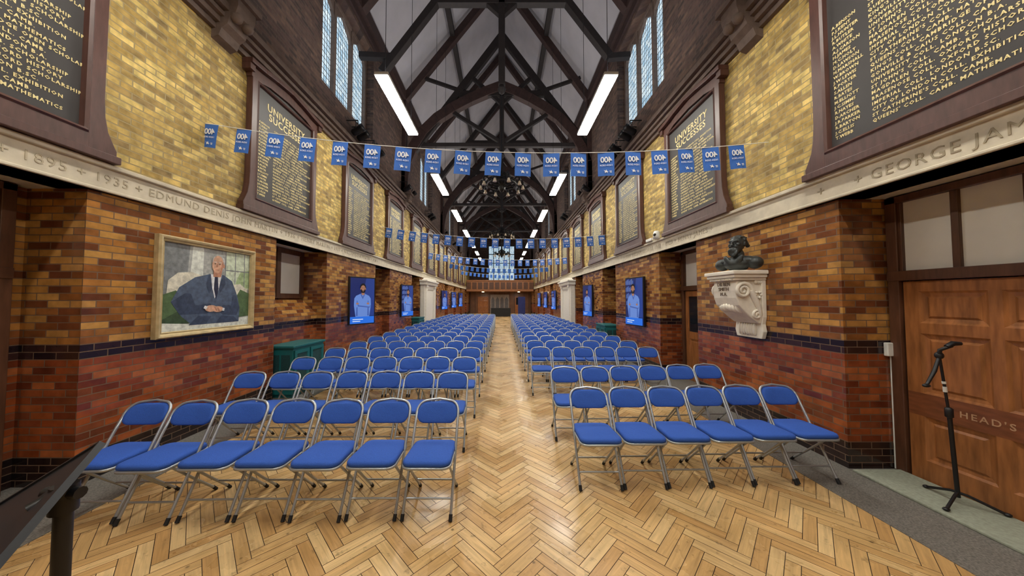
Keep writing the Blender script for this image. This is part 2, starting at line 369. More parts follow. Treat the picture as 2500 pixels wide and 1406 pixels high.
# ------------------------------------------------------------------ trusses
def arc_pts(sx,w):
    base=[(1.0,4.25),(.99,4.9),(.96,5.5),(.9,6.1),(.8,6.75),(.66,7.3),(.5,7.72),(.33,8.08),(.16,8.38),(0,8.62)]
    return [(sx*w*a,H+z) for a,z in base]
def truss(main=True):
    root=empty('roof_truss',label='near-black timber arch-braced roof truss with king post' if main else 'near-black timber scissor roof truss with king post',category='roof truss',group='roof trusses')
    def part(nm,mb,m): make(nm,mb,[m],root,bevel=.012)
    for sx,w in((-1,-XL-.05),(1,XR-.05)):
        mb=MB();mb.beam((0,0,H+10.75),(sx*w*(.98 if main else .84),0,H+10.75-w*(.98 if main else .84)*1.35),.27 if main else .19,.2,0);part('principal_rafter',mb,M_timber)
        mb=MB();mb.beam((sx*w,0,PLATE-.25),(0,0,RIDGE-.32),.26,.24,0);part('roof_rafter',mb,M_timberr)
        L=[((0,0,H+7.9),(sx*1.25,0,H+9.05),.14),((sx*2.95,0,H+6.7),(sx*w,0,H+6.75),.16)]
        if main: L+=[((0,0,H+6.3),(sx*2.2,0,H+7.7),.14),((sx*1.2,0,H+8.3),(sx*3.2,0,H+9.0),.12)]
        for p,q,t in L:
            mb=MB();mb.beam(p,q,t,t,0);part('strut',mb,M_timber)
        if not main: continue
        p=arc_pts(sx,w);mb=MB()
        n=len(p);up=[];dn=[];hw=.19;d=.28
        for i in range(n):
            a=Vector(p[max(0,i-1)]);b=Vector(p[min(n-1,i+1)]);t=(b-a).normalized();nn=Vector((-t.y,t.x))
            up.append(Vector(p[i])+nn*hw);dn.append(Vector(p[i])-nn*hw)
        for i in range(n-1):
            mb.prism([tuple(up[i]),tuple(up[i+1]),tuple(dn[i+1]),tuple(dn[i])],-d/2,d/2,0)
        part('arch_brace',mb,M_timberr)
        mb=MB();mb.box(sx*w-.13,sx*w+.1,-.14,.14,5.95,PLATE,0);part('wall_post',mb,M_timberr)
        mb=MB();prof=[(0,0),(.1,.04),(.14,.14),(.22,.2),(.25,.3),(.33,.36),(.36,.46),(.36,.56),(0,.56)]
        mb.prism([(sx*(abs(w)+.05)-sx*a,H+3.6+b) for a,b in prof],-.15,.15,0);mb.box(sx*w,sx*(w-.36),-.2,.2,H+4.16,H+4.24,0)
        for k in(-.09,.09): mb.ell((sx*(w-.24),k,H+3.93),(.08,.07,.08),0,10,6)
        make('corbel',mb,[M_stoned],root,label='carved grey stone corbel')
    mb=MB();mb.box(-.09,.09,-.09,.09,H+5.9,RIDGE,0);mb.lathe([(0,-.25),(.08,-.2),(.12,-.1),(.06,0)],(0,0,H+5.9),10,0);part('king_post',mb,M_timber)
    mb=MB();mb.box(-1.85,1.85,-.09,.09,H+8.2,H+8.42,0);part('collar',mb,M_timber)
    if main:
        mb=MB();mb.box(XL+.5,XR-.4,-.08,.08,H+6.12,H+6.28,0);part('tie_beam',mb,M_timber)
    return root
TR=[4.4,12.2,20.0,27.8,35.6]
t0=truss();t0.location=(0,TR[0]-.15,0)
for y in TR[1:]: dup(t0,(0,y,0))
t1=truss(False);t1.location=(0,8.3,0)
for y in(16.1,23.9,31.7): dup(t1,(0,y,0))

# ------------------------------------------------------------------ clerestory windows
def win_mesh(w,h,nl,tr=(),arched=True):
    mb=MB();t=.09
    mb.box(-w/2,w/2,-.08,.08,0,t,1);mb.box(-w/2,w/2,-.08,.08,h-t,h,1)
    for i in range(nl+1):
        x=-w/2+t/2+(w-t)*i/nl;mb.box(x-t/2,x+t/2,-.08,.08,0,h,1)
    for z in tr: mb.box(-w/2,w/2,-.07,.07,z-.035,z+.035,1)
    if arched:
        for i in range(nl):
            a=-w/2+t+(w-t)*i/nl;b=a+(w-t)/nl-t;c=(a+b)/2
            mb.prism([(a,h-t),(a,h-.5),(a+.04,h-.35),(c,h-t)],-.06,.06,1);mb.prism([(b,h-t),(c,h-t),(b-.04,h-.35),(b,h-.5)],-.06,.06,1)
    mb.box(-w/2+.01,w/2-.01,.02,.04,.01,h-.01,0)
    return mb
wn=1
me=mesh_of(win_mesh(2*WH,WZ1-WZ0,3),[M_glass,M_stoned],'window')
for c in WC:
    for X,sg in((XL,-1),(XR,1)):
        put('window_%d'%wn,me,loc=(X+sg*.3,c,WZ0),rz=-sg*math.pi/2,kind='structure',label='three-light leaded clerestory window in stone mullions');wn+=1
make('window_%d'%wn,win_mesh(3.35,4.4,5,(1.1,2.2,3.3),False),[M_glass,M_timber],loc=(-.03,YF+.12,4.0),kind='structure',label='large mullioned leaded end window');wn+=1

# ------------------------------------------------------------------ left recess windows with sloped sills
for i in range(1,len(piersL)-1):
    a=piersL[i][1];b=piersL[i+1][0];c=(a+b)/2;w=b-a-.02
    mb=MB()
    mb.box(-w/2,w/2,-.06,.0,1.78,1.88,1);mb.box(-w/2,w/2,-.06,0,2.72,2.82,1)
    for x in(-w/2+.05,0,w/2-.05): mb.box(x-.05,x+.05,-.07,0,1.8,2.8,1)
    mb.box(-w/2+.02,w/2-.02,-.03,-.01,1.8,2.8,0)
    make('window_%d'%wn,mb,[M_pane,M_oakd],loc=(XL-RB+.0,c,0),rz=math.pi/2,kind='structure',label='brown wooden framed frosted recess window');wn+=1
    mb=MB();mb.add([(XL-RB,a,1.3),(XL-RB,a,1.78),(XL-.2,a,1.42),(XL-.2,a,1.3),(XL-RB,b,1.3),(XL-RB,b,1.78),(XL-.2,b,1.42),(XL-.2,b,1.3)],
        [(0,1,2,3),(4,7,6,5),(1,5,6,2),(2,6,7,3)],0);mb.box(XL-RB,XL-.24,a,b,0,1.3,0)
    make('trim_%d'%(20+i),mb,[M_glazed],kind='structure',label='sloping glazed brick window sill')

# ------------------------------------------------------------------ doors
def door(name,w,h,handle=True,letter=None,glass=False):
    mb=MB();mb.box(-w/2,w/2,-.02,.02,0,h,0)
    st=.11
    cols=[(-w/2+st,-st/3),(st/3,w/2-st)]
    rows=[(.2,.62),(.84,1.42),(1.52,h-.1)] if not glass else [(.2,.9),(1.05,h-.12)]
    for x in((-w/2,-w/2+st),(-st/3,st/3),(w/2-st,w/2)): mb.box(x[0],x[1],-.045,-.01,0,h,0)
    zs=[0]+[z for r in rows for z in r]+[h]
    for i in range(0,len(zs),2): mb.box(-w/2,w/2,-.0451,-.01,zs[i],zs[i+1],2 if (letter and i==2) else 0)
    for ci,(a,b) in enumerate(cols):
        for z0,z1 in rows:
            if glass and z0>1: mb.box(a,b,-.03,-.015,z0,z1,1)
            else: mb.ring((a+b)/2,(z0+z1)/2,b-a,z1-z0,[(0,.045),(.02,.03),(.05,.024),(.07,.036),(.075,.036)],0);mb.box(a+.075,b-.075,-.036,-.02,z0+.075,z1-.075,0)
    d=make(name,mb,[M_oak,M_glassd,M_rail],kind='structure',label='panelled oak door')
    if handle:
        hb=MB();hb.lathe([(0,0),(.03,0),(.03,.008),(.012,.012),(.012,.04),(.026,.05),(.026,.065),(0,.07)],(0,0,0),12,0)
        make('door_knob',hb,[M_gold],d,(w/2-.06,-.045,.98),rot=(math.pi/2,0,0),label='brass knob')
    if letter: put('lettering',text_mesh(letter,.076,M_dleaf,'CENTER',1.3,.001,3,.0008),d,(.08,-.047,.70),label='pale painted lettering')
    return d
DX=XR+RB-.03
d=door('door_1',1.16,1.93,True,"HEAD'S STUDY");d.location=(DX-.01,2.55,.01);d.rotation_euler=(0,0,-math.pi/2)
def door_frame(name,w,h,ztop,X,y,panes,rz):
    mb=MB();mb.box(-w/2-.09,-w/2,-.09,.02,0,ztop,0);mb.box(w/2,w/2+.09,-.09,.02,0,ztop,0)
    mb.box(-w/2-.09,w/2+.09,-.1,.02,h,h+.1,0);mb.box(-w/2-.09,w/2+.09,-.09,.02,ztop-.07,ztop,0)
    for i in range(panes+1):
        x=-w/2+w*i/panes;mb.box(x-.025,x+.025,-.07,.02,h+.05,ztop,0)
    mb.box(-w/2,w/2,-.04,-.02,h+.08,ztop-.05,1)
    return make(name,mb,[M_oakd,M_pane],loc=(X,y,0),rz=rz,bevel=.006,kind='structure',label='dark wooden door frame with glazed transom')
door_frame('trim_9',1.18,1.95,2.82,DX+.0,2.55,3,-math.pi/2)
k=2
for i in range(1,len(piersR)-1):
    a=piersR[i][1];b=piersR[i+1][0];c=(a+b)/2;w=b-a-.3
    d=door('door_%d'%k,w,1.93,False,None,True);d.location=(DX-.01,c,.01);d.rotation_euler=(0,0,-math.pi/2);k+=1
    door_frame('trim_%d'%(30+i),w+.02,1.95,2.82,DX,c,2,-math.pi/2)
d=door('door_%d'%k,1.2,1.93,True);d.location=(XL-RB+.04,2.1,.01);d.rotation_euler=(0,0,math.pi/2);k+=1
door_frame('trim_10',1.22,1.95,2.82,XL-RB+.03,2.1,3,math.pi/2)
mb=MB();mb.box(XR-.02,XR+.47,1.5,3.2,.008,.03,0)
make('door_mat',mb,[M_mat],bevel=.006,label='grey-green slab mat in front of the oak door',category='door mat')

# ------------------------------------------------------------------ honours boards
names="A.BENSON\nP.J.KENT\nJ.L.HUNTER\nR.BUTLER\nA.WHITE\nA.J.CARSON\nH.JAMES\nM.C.HOLT\nD.LAWSON\nH.MARSHALL\nW.BROWN\nJ.W.LEWIS\nR.PORTER\nS.ALLEN\nR.BATES\nM.ELLIOTT\nJ.C.SIMMS\nR.HAYES\nD.ARCHER\nJ.R.PARKER\nR.BARTON\nJ.C.ELLIS\nT.WEBB"
aw=["CITY OF LONDON COLL. EXHIBITION","KING'S COLL. CAMBRIDGE OPEN SCHOLARSHIP","ST JOHN'S COLL. CAMB. SCHOLARSHIP","IMPERIAL COLL. LONDON B.SC.","QUEENS' COLL. CAMB. MATHEMATICS","UNIVERSITY COLL. LONDON B.A.","BRASENOSE COLL. OXFORD SCHOLARSHIP","ST CATHERINE'S COLL. CAMB.","GONVILLE & CAIUS COLL. CAMB.","MAGDALEN COLL. OXFORD HISTORY"]
awt="\n".join(aw[(i*7)%10] for i in range(23))
T_title=text_mesh("UNIVERSITY\nSUCCESSES",.16,M_leaf,'CENTER',1.1,.002,3,.002,.88)
T_n=text_mesh(names,.041,M_leaf,'LEFT',1.1,.001,1,.0011,1.23)
T_a=text_mesh(awt,.041,M_leaf,'LEFT',1.26,.001,1,.0011,1.23)
def board():
    root=empty('honours_board',label='mahogany framed honours board with gold lettered names on black panel',category='honours board',group='honours boards on the brick walls')
    mb=MB()
    def both(p,y0,y1):
        mb.prism(p,y0,y1,0);mb.prism([(-a,b) for a,b in p],y0,y1,0)
    both([(-.91,0),(-.91,.1),(-.88,.16),(-.84,.25),(-.815,.38),(-.805,.55),(-.805,1.98),(-.7,1.98),(-.7,0)],-.1,-.005)
    mb.box(-.71,.71,-.0995,-.005,0,.2,0)
    mb.prism([(-.82,1.97),(-.82,2.12),(-.6,2.14),(-.35,2.18),(0,2.21),(.35,2.18),(.6,2.14),(.82,2.12),(.82,1.97),(.66,1.97),(.45,2.03),(0,2.06),(-.45,2.03),(-.66,1.97)],-.0992,-.005,0)
    top=[(-.9,2.12),(-.62,2.14),(-.35,2.18),(0,2.21),(.35,2.18),(.62,2.14),(.9,2.12)]
    for i in range(len(top)-1):
        (a,b),(c,d)=top[i],top[i+1]
        mb.prism([(a,b),(c,d),(c,d+.07),(a,b+.07)],-.17,-.005,0)
    mb.box(-.9,-.8,-.14,-.005,2.03,2.12,0);mb.box(.8,.9,-.14,-.005,2.03,2.12,0)
    mb.box(-.93,.93,-.125,-.005,-.02,.05,0)
    mb.ring(0,1.08,1.41,1.8,[(0,.1),(.015,.115),(.035,.1),(.045,.06)],0)
    make('frame',mb,[M_frame],root,bevel=.006)
    mb=MB();mb.box(-.72,.72,-.06,-.01,.1,2.08,0);make('panel',mb,[M_panel],root)
    put('title_lettering',T_title,root,(0,-.063,1.67))
    put('name_lettering',T_n,root,(-.62,-.062,1.4));put('name_lettering',T_a,root,(-.31,-.062,1.4))
    return root
b0=board();b0.location=(XL+.01,2.11,3.14);b0.rotation_euler=(0,0,math.pi/2);b0.scale=(1.04,1,1.07)
for i in range(10):
    dup(b0,(XL+.01,5.52+2.88*i,3.14),math.pi/2)
dup(b0,(XR-.01,2.54,3.13),-math.pi/2)
for i in range(10):
    dup(b0,(XR-.01,5.66+2.86*i,3.13),-math.pi/2)

# ------------------------------------------------------------------ luminaires
def lum():
    root=empty('linear_pendant_light',label='long white linear pendant light hung on thin wires',category='ceiling light',group='linear pendant lights')
    mb=MB();mb.box(-.13,.13,0,2.05,0,.06,0);make('housing',mb,[M_lhouse],root,bevel=.01)
    mb=MB();mb.box(-.115,.115,.015,2.035,-.02,.0,0);make('diffuser',mb,[M_lumi],root)
    for y in(.2,1.85):
        mb=MB();mb.tube([(0,y,.05),(0,y,5.9)],.006,5,0);make('suspension_wire',mb,[M_black],root)
    return root
l0=lum();l0.location=(-2.2,5.45,5.85)
ly=[1.25,5.45,9.9,14.0,18.1,22.2,26.3,30.4]
for j,y in enumerate(ly+[-3.2]):
    for X in(-2.2,2.0):
        if not(X<0 and j==1): dup(l0,(X,y,5.85))
        ld=bpy.data.lights.new('added_uplight','AREA');ld.shape='RECTANGLE';ld.size=.2;ld.size_y=2.0;ld.energy=44 if y<12 else 30;ld.color=(1,.97,.93)  # added area lamp aimed up above each pendant to brighten the roof
        lo=bpy.data.objects.new('added_uplight',ld);COL.objects.link(lo);lo.location=(X,y+1,5.96);lo.rotation_euler=(math.pi,0,0)

# ------------------------------------------------------------------ chandeliers
def chand():
    root=empty('chandelier',label='black wrought-iron ring chandelier with cream bell shades',category='chandelier',group='iron chandeliers')
    mb=MB();mb.tube([(0,0,0),(0,0,9.2)],.022,6,0)
    mb.lathe([(0,-.32),(.06,-.25),(.13,-.15),(.07,-.05),(.19,0),(.2,.07),(.09,.15),(.07,.3),(.14,.34),(.05,.42),(.02,.5)],(0,0,0),14,0)
    make('stem',mb,[M_black],root)
    mb=MB();n=32
    for R,z,r in((.46,-.02,.035),(.46,.06,.02),(.3,.22,.03)):
        mb.tube([(R*math.cos(2*math.pi*i/n),R*math.sin(2*math.pi*i/n),z) for i in range(n+1)],r,6,0,cap=False)
    make('ring',mb,[M_black],root)
    for i in range(10):
        a=2*math.pi*i/10;c,s=math.cos(a),math.sin(a)
        mb=MB();mb.tube([(r*c,r*s,z) for r,z in((.08,.1),(.22,-.06),(.42,-.06),(.56,.08),(.68,.1),(.72,.02),(.7,-.06))],.026,6,0)
        mb.tube([(.46*c,.46*s,-.02),(.32*c,.32*s,.1),(.3*c,.3*s,.22),(.05*c,.05*s,.4)],.02,5,0);mb.ell((.6*c,.6*s,.14),(.05,.05,.06),0,8,6);mb.lathe([(.0,.0),(.05,-.0),(.03,.06),(.0,.06)],(.7*c,.7*s,-.06),8,0)
        make('arm',mb,[M_black],root)
        mb=MB();mb.lathe([(.02,0),(.035,-.02),(.045,-.07),(.065,-.12),(.055,-.13),(0,-.1)],(.7*c,.7*s,-.06),10,0)
        make('lamp_shade',mb,[M_bell],root)
    return root
c0=chand();c0.location=(0,10.1,5.6)
for y in(18.2,26.2): dup(c0,(0,y,5.6))

# ------------------------------------------------------------------ bunting
def zc(x,dz=0,a=.0183,b=-.027): return 3.73+dz+a*x*x+b*x
T400=text_mesh("400",.105,M_print,'CENTER',.95,.0006,3,.0025)
Tyr=text_mesh("1624-2024",.031,M_print,'CENTER',1.25,.0005,2,.0008)
def flag_mesh(w,h):
    mb=MB();nx,nz=6,6;vs=[]
    for j in range(nz+1):
        for i in range(nx+1):
            u=i/nx;v=j/nz;vs.append(((u-.5)*w,.006*math.sin(u*5+v*2)*v,-v*h))
    mb.add(vs,[(j*(nx+1)+i,j*(nx+1)+i+1,(j+1)*(nx+1)+i+1,(j+1)*(nx+1)+i) for j in range(nz) for i in range(nx)],0,True)
    return mesh_of(mb,[M_flag],'flag')
FM=flag_mesh(.215,.315)
def emblem():
    mb=MB()
    mb.poly([(-.03,-.012),(-.01,-.005),(.0,.018),(.012,.0),(.035,.012),(.018,-.01),(.02,-.03),(0,-.018),(-.02,-.03),(-.012,-.014)],0,0)
    mb.poly([(-.07,-.002),(-.04,-.002),(-.04,-.01),(-.07,-.01)],0,0);mb.poly([(-.07,-.018),(-.045,-.018),(-.045,-.026),(-.07,-.026)],0,0)
    return mesh_of(mb,[M_print],'emblem')
EM=emblem()
fx=[(p-1225)/185 for p in(503,585,665,745,825,905,982,1056,1130,1205,1278,1348,1415,1483,1550,1615,1680,1742,1806)]
fx2=[-3.7+i*.388 for i in range(19)]
for si,(Y,dz) in enumerate(((4.05,0),(10.05,.02),(16.0,.08),(22.5,.25),(29.0,.3))):
    root=empty('bunting',(0,Y,0),label='string of blue anniversary flags hung across the hall',category='bunting',group='strings of blue bunting')
    mb=MB();pts=[];e=.19 if si>1 else .02
    for i in range(41):
        x=XL+e+(XR-XL-2*e)*i/40;pts.append((x,0,zc(x,dz)))
    mb.tube(pts,.005 if si<2 else .008,5,0);make('cord',mb,[M_cord],root)
    for x in(fx if si==0 else fx2):
        f=put('flag',FM,root,(x,-.0,zc(x,dz)-.004),rot=(0,-math.atan(2*.0183*x-.027)+random.uniform(-.03,.03),random.uniform(-.12,.12)))
        if si<3:
            for dta,z in((T400,-.135),(Tyr,-.185),(EM,-.25)):
                t=put('printed_emblem' if dta is EM else 'printed_lettering',dta,f,(0,-.011,z));t.scale=(-1,1,1)

# ------------------------------------------------------------------ chairs
def rrect(w,h,r,n=5,taper=0):
    P=[]
    for cx,cy,a0 in((w/2-r,h/2-r,0),(-w/2+r,h/2-r,90),(-w/2+r,-h/2+r,180),(w/2-r,-h/2+r,270)):
        for i in range(n+1):
            a=math.radians(a0+90*i/n);x=cx+r*math.cos(a);y=cy+r*math.sin(a)
            P.append((x*(1+taper*y/h),y))
    return P
def legY(z): return -.20+(z/.80)*.45
def chair_parts():
    P=[]
    W=.192
    sf=lambda a,b,d:(a,b-.035,.432+d-b*.02)
    mb=MB();mb.pillow(rrect(.378,.43,.07,6,-.05),[(.95,0),(1,.01),(1,.026),(.975,.038),(.9,.045),(.6,.05)],sf,0);P.append(('seat',mb,[M_blue],'blue fabric padded seat'))
    sf2=lambda a,b,d:(a,b-.035,.415+d-b*.02)
    mb=MB();mb.pillow(rrect(.388,.44,.072,6,-.05),[(.94,0),(1,.002),(1,.018),(.96,.02)],sf2,0);P.append(('seat_frame',mb,[M_steel],'grey steel seat rim'))
    mb=MB()
    def bf(a,b,d):
        z=.705+b;return(a,legY(z)+.005-d*1.0+.04-1.1*a*a-.012,z-.25*a*a)
    mb.pillow(rrect(.362,.162,.075,6,.0),[(.9,-.02),(1,-.008),(1,.01),(.96,.02),(.85,.026),(.5,.028)],bf,0);P.append(('backrest',mb,[M_blue],'blue fabric padded backrest'))
    mb=MB();pts=[(-W,legY(.43),.43),(-W,legY(.6),.6),(-W,legY(.71),.71)]
    for i in range(7):
        a=math.radians(180-90*i/6);pts.append((-W+.09+.09*math.cos(a),legY(.71+.088*math.sin(a))+.014*i/6,.71+.085*math.sin(a)))
    pts+=[(0,legY(.805)+.034,.803)]
    full=pts+[(-x,y,z) for x,y,z in reversed(pts[:-1])]
    mb.tube(full,.0115,8,0);P.append(('backrest_frame',mb,[M_steel],'grey steel tube'))
    for sx in(-1,1):
        mb=MB();mb.tube([(sx*W,legY(.43),.43),(sx*W,legY(.2),.2),(sx*W,legY(.03),.03)],.0115,8,0);mb.tube([(sx*W,legY(.04),.04),(sx*W,legY(.0)-.002,0)],.015,8,1)
        P.append(('leg',mb,[M_steel,M_rub],'grey steel front leg with black rubber foot'))
    for sx in(-1,1):
        x=sx*(W-.022)
        mb=MB();mb.tube([(x,-.16,.425),(x,.05,.21),(x,.235,.03)],.0105,8,0);mb.tube([(x,.228,.038),(x,.262,0)],.014,8,1)
        P.append(('leg',mb,[M_steel,M_rub],'grey steel rear leg with black rubber foot'))
    mb=MB();mb.tube([(-W,legY(.13),.13),(W,legY(.13),.13)],.008,6,0);P.append(('crossbar',mb,[M_steel],''))
    mb=MB();mb.tube([(-W+.022,.13,.135),(W-.022,.13,.135)],.008,6,0);P.append(('crossbar',mb,[M_steel],''))
    return P
parts=chair_parts()
data=[]
allm=[M_blue,M_steel,M_rub];mm=MB()
for nm,mb,ms,lb in parts:
    me=mesh_of(mb,ms,nm);data.append((nm,me,lb))
    off=len(mm.v);mm.v+=mb.v;mm.f+=[[off+i for i in f] for f in mb.f];mm.s+=mb.s
    mm.m+=[allm.index(ms[i]) for i in mb.m]
whole=mesh_of(mm,allm,'folding_chair')
LB='blue padded folding chair with grey steel tube frame'
def chair(x,y,rz,detail):
    if detail:
        r=empty('folding_chair',(x,y,.009),rz,label=LB,category='chair',group='rows of blue folding chairs')
        for nm,me,lb in data:
            o=put(nm,me,r)
            if lb:o['label']=lb
    else: put('folding_chair',whole,loc=(x,y,.009),rz=rz,label=LB,category='chair',group='rows of blue folding chairs')
rowsL=[2.95,4.07,5.08,6.03]+[6.98+.96*i for i in range(14)]
rowsR=[3.34,4.32,6.12]+[7.05+.96*i for i in range(14)]
for i,y in enumerate(rowsL):
    for k in range(7):
        x=-.60-(.441 if i==0 else .435)*k
        y2=y-(.006*k if i==0 else 0)
        r=random.uniform(-.022,.022)
        if i==0: r=.035*k/6+random.uniform(-.01,.01)
        chair(x+random.uniform(-.003,.003)-(.03 if i==1 else 0),y2-.26+random.uniform(-.02,.02),r,i<6)
for i,y in enumerate(rowsR):
    for k in range(6):
        x0=(.915,.87)[i] if i<2 else .76
        x=x0+.42*k
        dy=(.04*k if i==1 else (.02*k if i==0 else 0))
        chair(x+random.uniform(-.001,.001),y-.26+dy+random.uniform(-.008,.008),random.uniform(-.006,.006),i<5)

# ------------------------------------------------------------------ portrait painting
def ellp(cx,cz,rx,rz,n=20,a0=0): return [(cx+rx*math.cos(2*math.pi*i/n+a0),cz+rz*math.sin(2*math.pi*i/n+a0)) for i in range(n)]
def portrait():
    root=empty('framed_painting',(XL+.005,4.2,1.91),math.pi/2,label='gilt framed oil portrait of seated balding man in suit',category='painting')
    mb=MB();mb.ring(0,0,1.38,1.22,[(0,0),(0,.055),(.016,.075),(.035,.07),(.055,.045),(.066,.05),(.075,.028)],0)
    make('frame',mb,[M_gold],root,fix=False)
    cols=dict(bg=(166,168,164),drk=(126,130,132),win=(196,206,182),win2=(158,178,132),sofa=(212,208,190),grn=(84,108,72),grn2=(62,82,56),suit=(82,96,118),suitd=(60,72,94),skin=(212,166,138),skind=(184,132,106),hair=(200,198,196),shirt=(228,230,232),tie=(40,46,70),eye=(60,56,50),pale=(216,220,210))
    ms=[];ix={}
    for k_,c in cols.items(): ix[k_]=len(ms);ms.append(mat('paint_'+k_,c,.35,ns=22,na=.28,bump=.15))
    mb=MB();y=[-.02]
    def P(p,c): y[0]-=.0004;mb.poly(p,y[0],ix[c])
    P([(-.63,-.55),(.63,-.55),(.63,.55),(-.63,.55)],'bg')
    P([(-.62,-.1),(-.34,-.1),(-.3,.54),(-.62,.54)],'drk');P([(-.3,.0),(-.12,.0),(-.12,.54),(-.26,.54)],'pale')
    P([(.2,.0),(.62,.0),(.62,.54),(.2,.54)],'win');P([(.36,.02),(.62,.02),(.62,.3),(.46,.26),(.4,.14)],'win2')
    for x in(.2,.36,.52): P([(x,0),(x+.014,0),(x+.014,.54),(x,.54)],'drk')
    P([(.2,.26),(.62,.26),(.62,.275),(.2,.275)],'drk')
    P([(-.58,-.25),(-.55,.08),(-.44,.18),(-.28,.2),(-.1,.16),(-.06,-.2)],'sofa');P([(.24,-.2),(.28,.06),(.46,.08),(.58,.0),(.6,-.3)],'sofa')
    P([(-.62,-.44),(-.62,-.1),(-.46,-.04),(-.3,-.14),(-.1,-.3),(.1,-.44)],'grn');P([(.2,-.44),(.34,-.2),(.46,.0),(.62,-.06),(.62,-.4)],'grn')
    P([(-.62,-.4),(-.4,-.28),(-.22,-.36),(-.1,-.46),(-.62,-.44)],'grn2')
    P([(-.62,-.54),(-.62,-.43),(-.2,-.47),(.62,-.41),(.62,-.54)],'pale')
    q0=P
    def P(p,c): q0([(a*1.16-.04+.06*b,b*1.14-.0) for a,b in p],c)
    P([(-.4,-.16),(-.33,.0),(-.17,.12),(.0,.17),(.18,.17),(.3,.1),(.39,-.08),(.44,-.24),(.44,-.42),(-.16,-.42),(-.28,-.32)],'suit')
    P([(-.4,-.16),(-.3,-.3),(.0,-.3),(.08,-.24),(.03,-.18),(-.14,-.2),(-.2,-.07),(-.26,-.06)],'suitd')
    P([(.44,-.24),(.4,-.34),(.2,-.32),(.14,-.26),(.2,-.2),(.31,-.21),(.32,-.08),(.37,-.08)],'suitd')
    P([(-.2,-.42),(-.1,-.32),(.06,-.33),(.0,-.42)],'suitd');P([(.12,-.42),(.18,-.33),(.36,-.35),(.44,-.42)],'suitd')
    P([(.01,.17),(.15,.17),(.12,-.02),(.08,-.12),(.04,-.0)],'shirt')
    P([(.06,.14),(.1,.14),(.12,.0),(.1,-.14),(.06,.0)],'tie')
    P([(-.01,.18),(.04,.0),(.01,-.06),(-.04,.05)],'suitd');P([(.18,.18),(.13,.0),(.14,-.06),(.21,.06)],'suitd')
    P([(.04,.14),(.14,.14),(.15,.24),(.04,.24)],'skind')
    P(ellp(.1,.29,.08,.075),'hair');P(ellp(.085,.295,.072,.108),'skin');P([(.12,.2),(.15,.23),(.162,.29),(.155,.34),(.135,.3),(.13,.24)],'skind')
    P(ellp(.165,.28,.014,.026),'skind')
    P([(.012,.33),(.02,.31),(.024,.35),(.04,.39),(.03,.385)],'hair');P([(.13,.39),(.158,.34),(.17,.3),(.178,.34),(.16,.38)],'hair')
    for ex in(.05,.108): P(ellp(ex,.3,.012,.006,8),'eye');P([(ex-.02,.317),(ex+.02,.317),(ex+.018,.324),(ex-.018,.324)],'hair')  # dark eye colour with hair-coloured brows
    P([(.072,.3),(.082,.3),(.09,.262),(.062,.262)],'skind');P([(.05,.232),(.108,.232),(.1,.224),(.06,.224)],'skind')
    P(ellp(.04,-.24,.075,.04,16,.3),'skin');P(ellp(.13,-.25,.07,.036,16,-.3),'skin')
    for i in range(4):
        a=.055+.02*i;P([(a,-.213-.006*i),(a+.014,-.211-.006*i),(a+.045,-.262-.006*i),(a+.03,-.27-.006*i)],'skind' if i%2 else 'skin')
    P([(-.02,-.25),(-.005,-.215),(-.04,-.205),(-.055,-.235)],'shirt');P([(.18,-.27),(.19,-.235),(.215,-.24),(.21,-.275)],'shirt')
    make('painted_canvas',mb,ms,root,fix=False,label='oil portrait of a seated man in grey-blue suit and dark tie')
portrait()

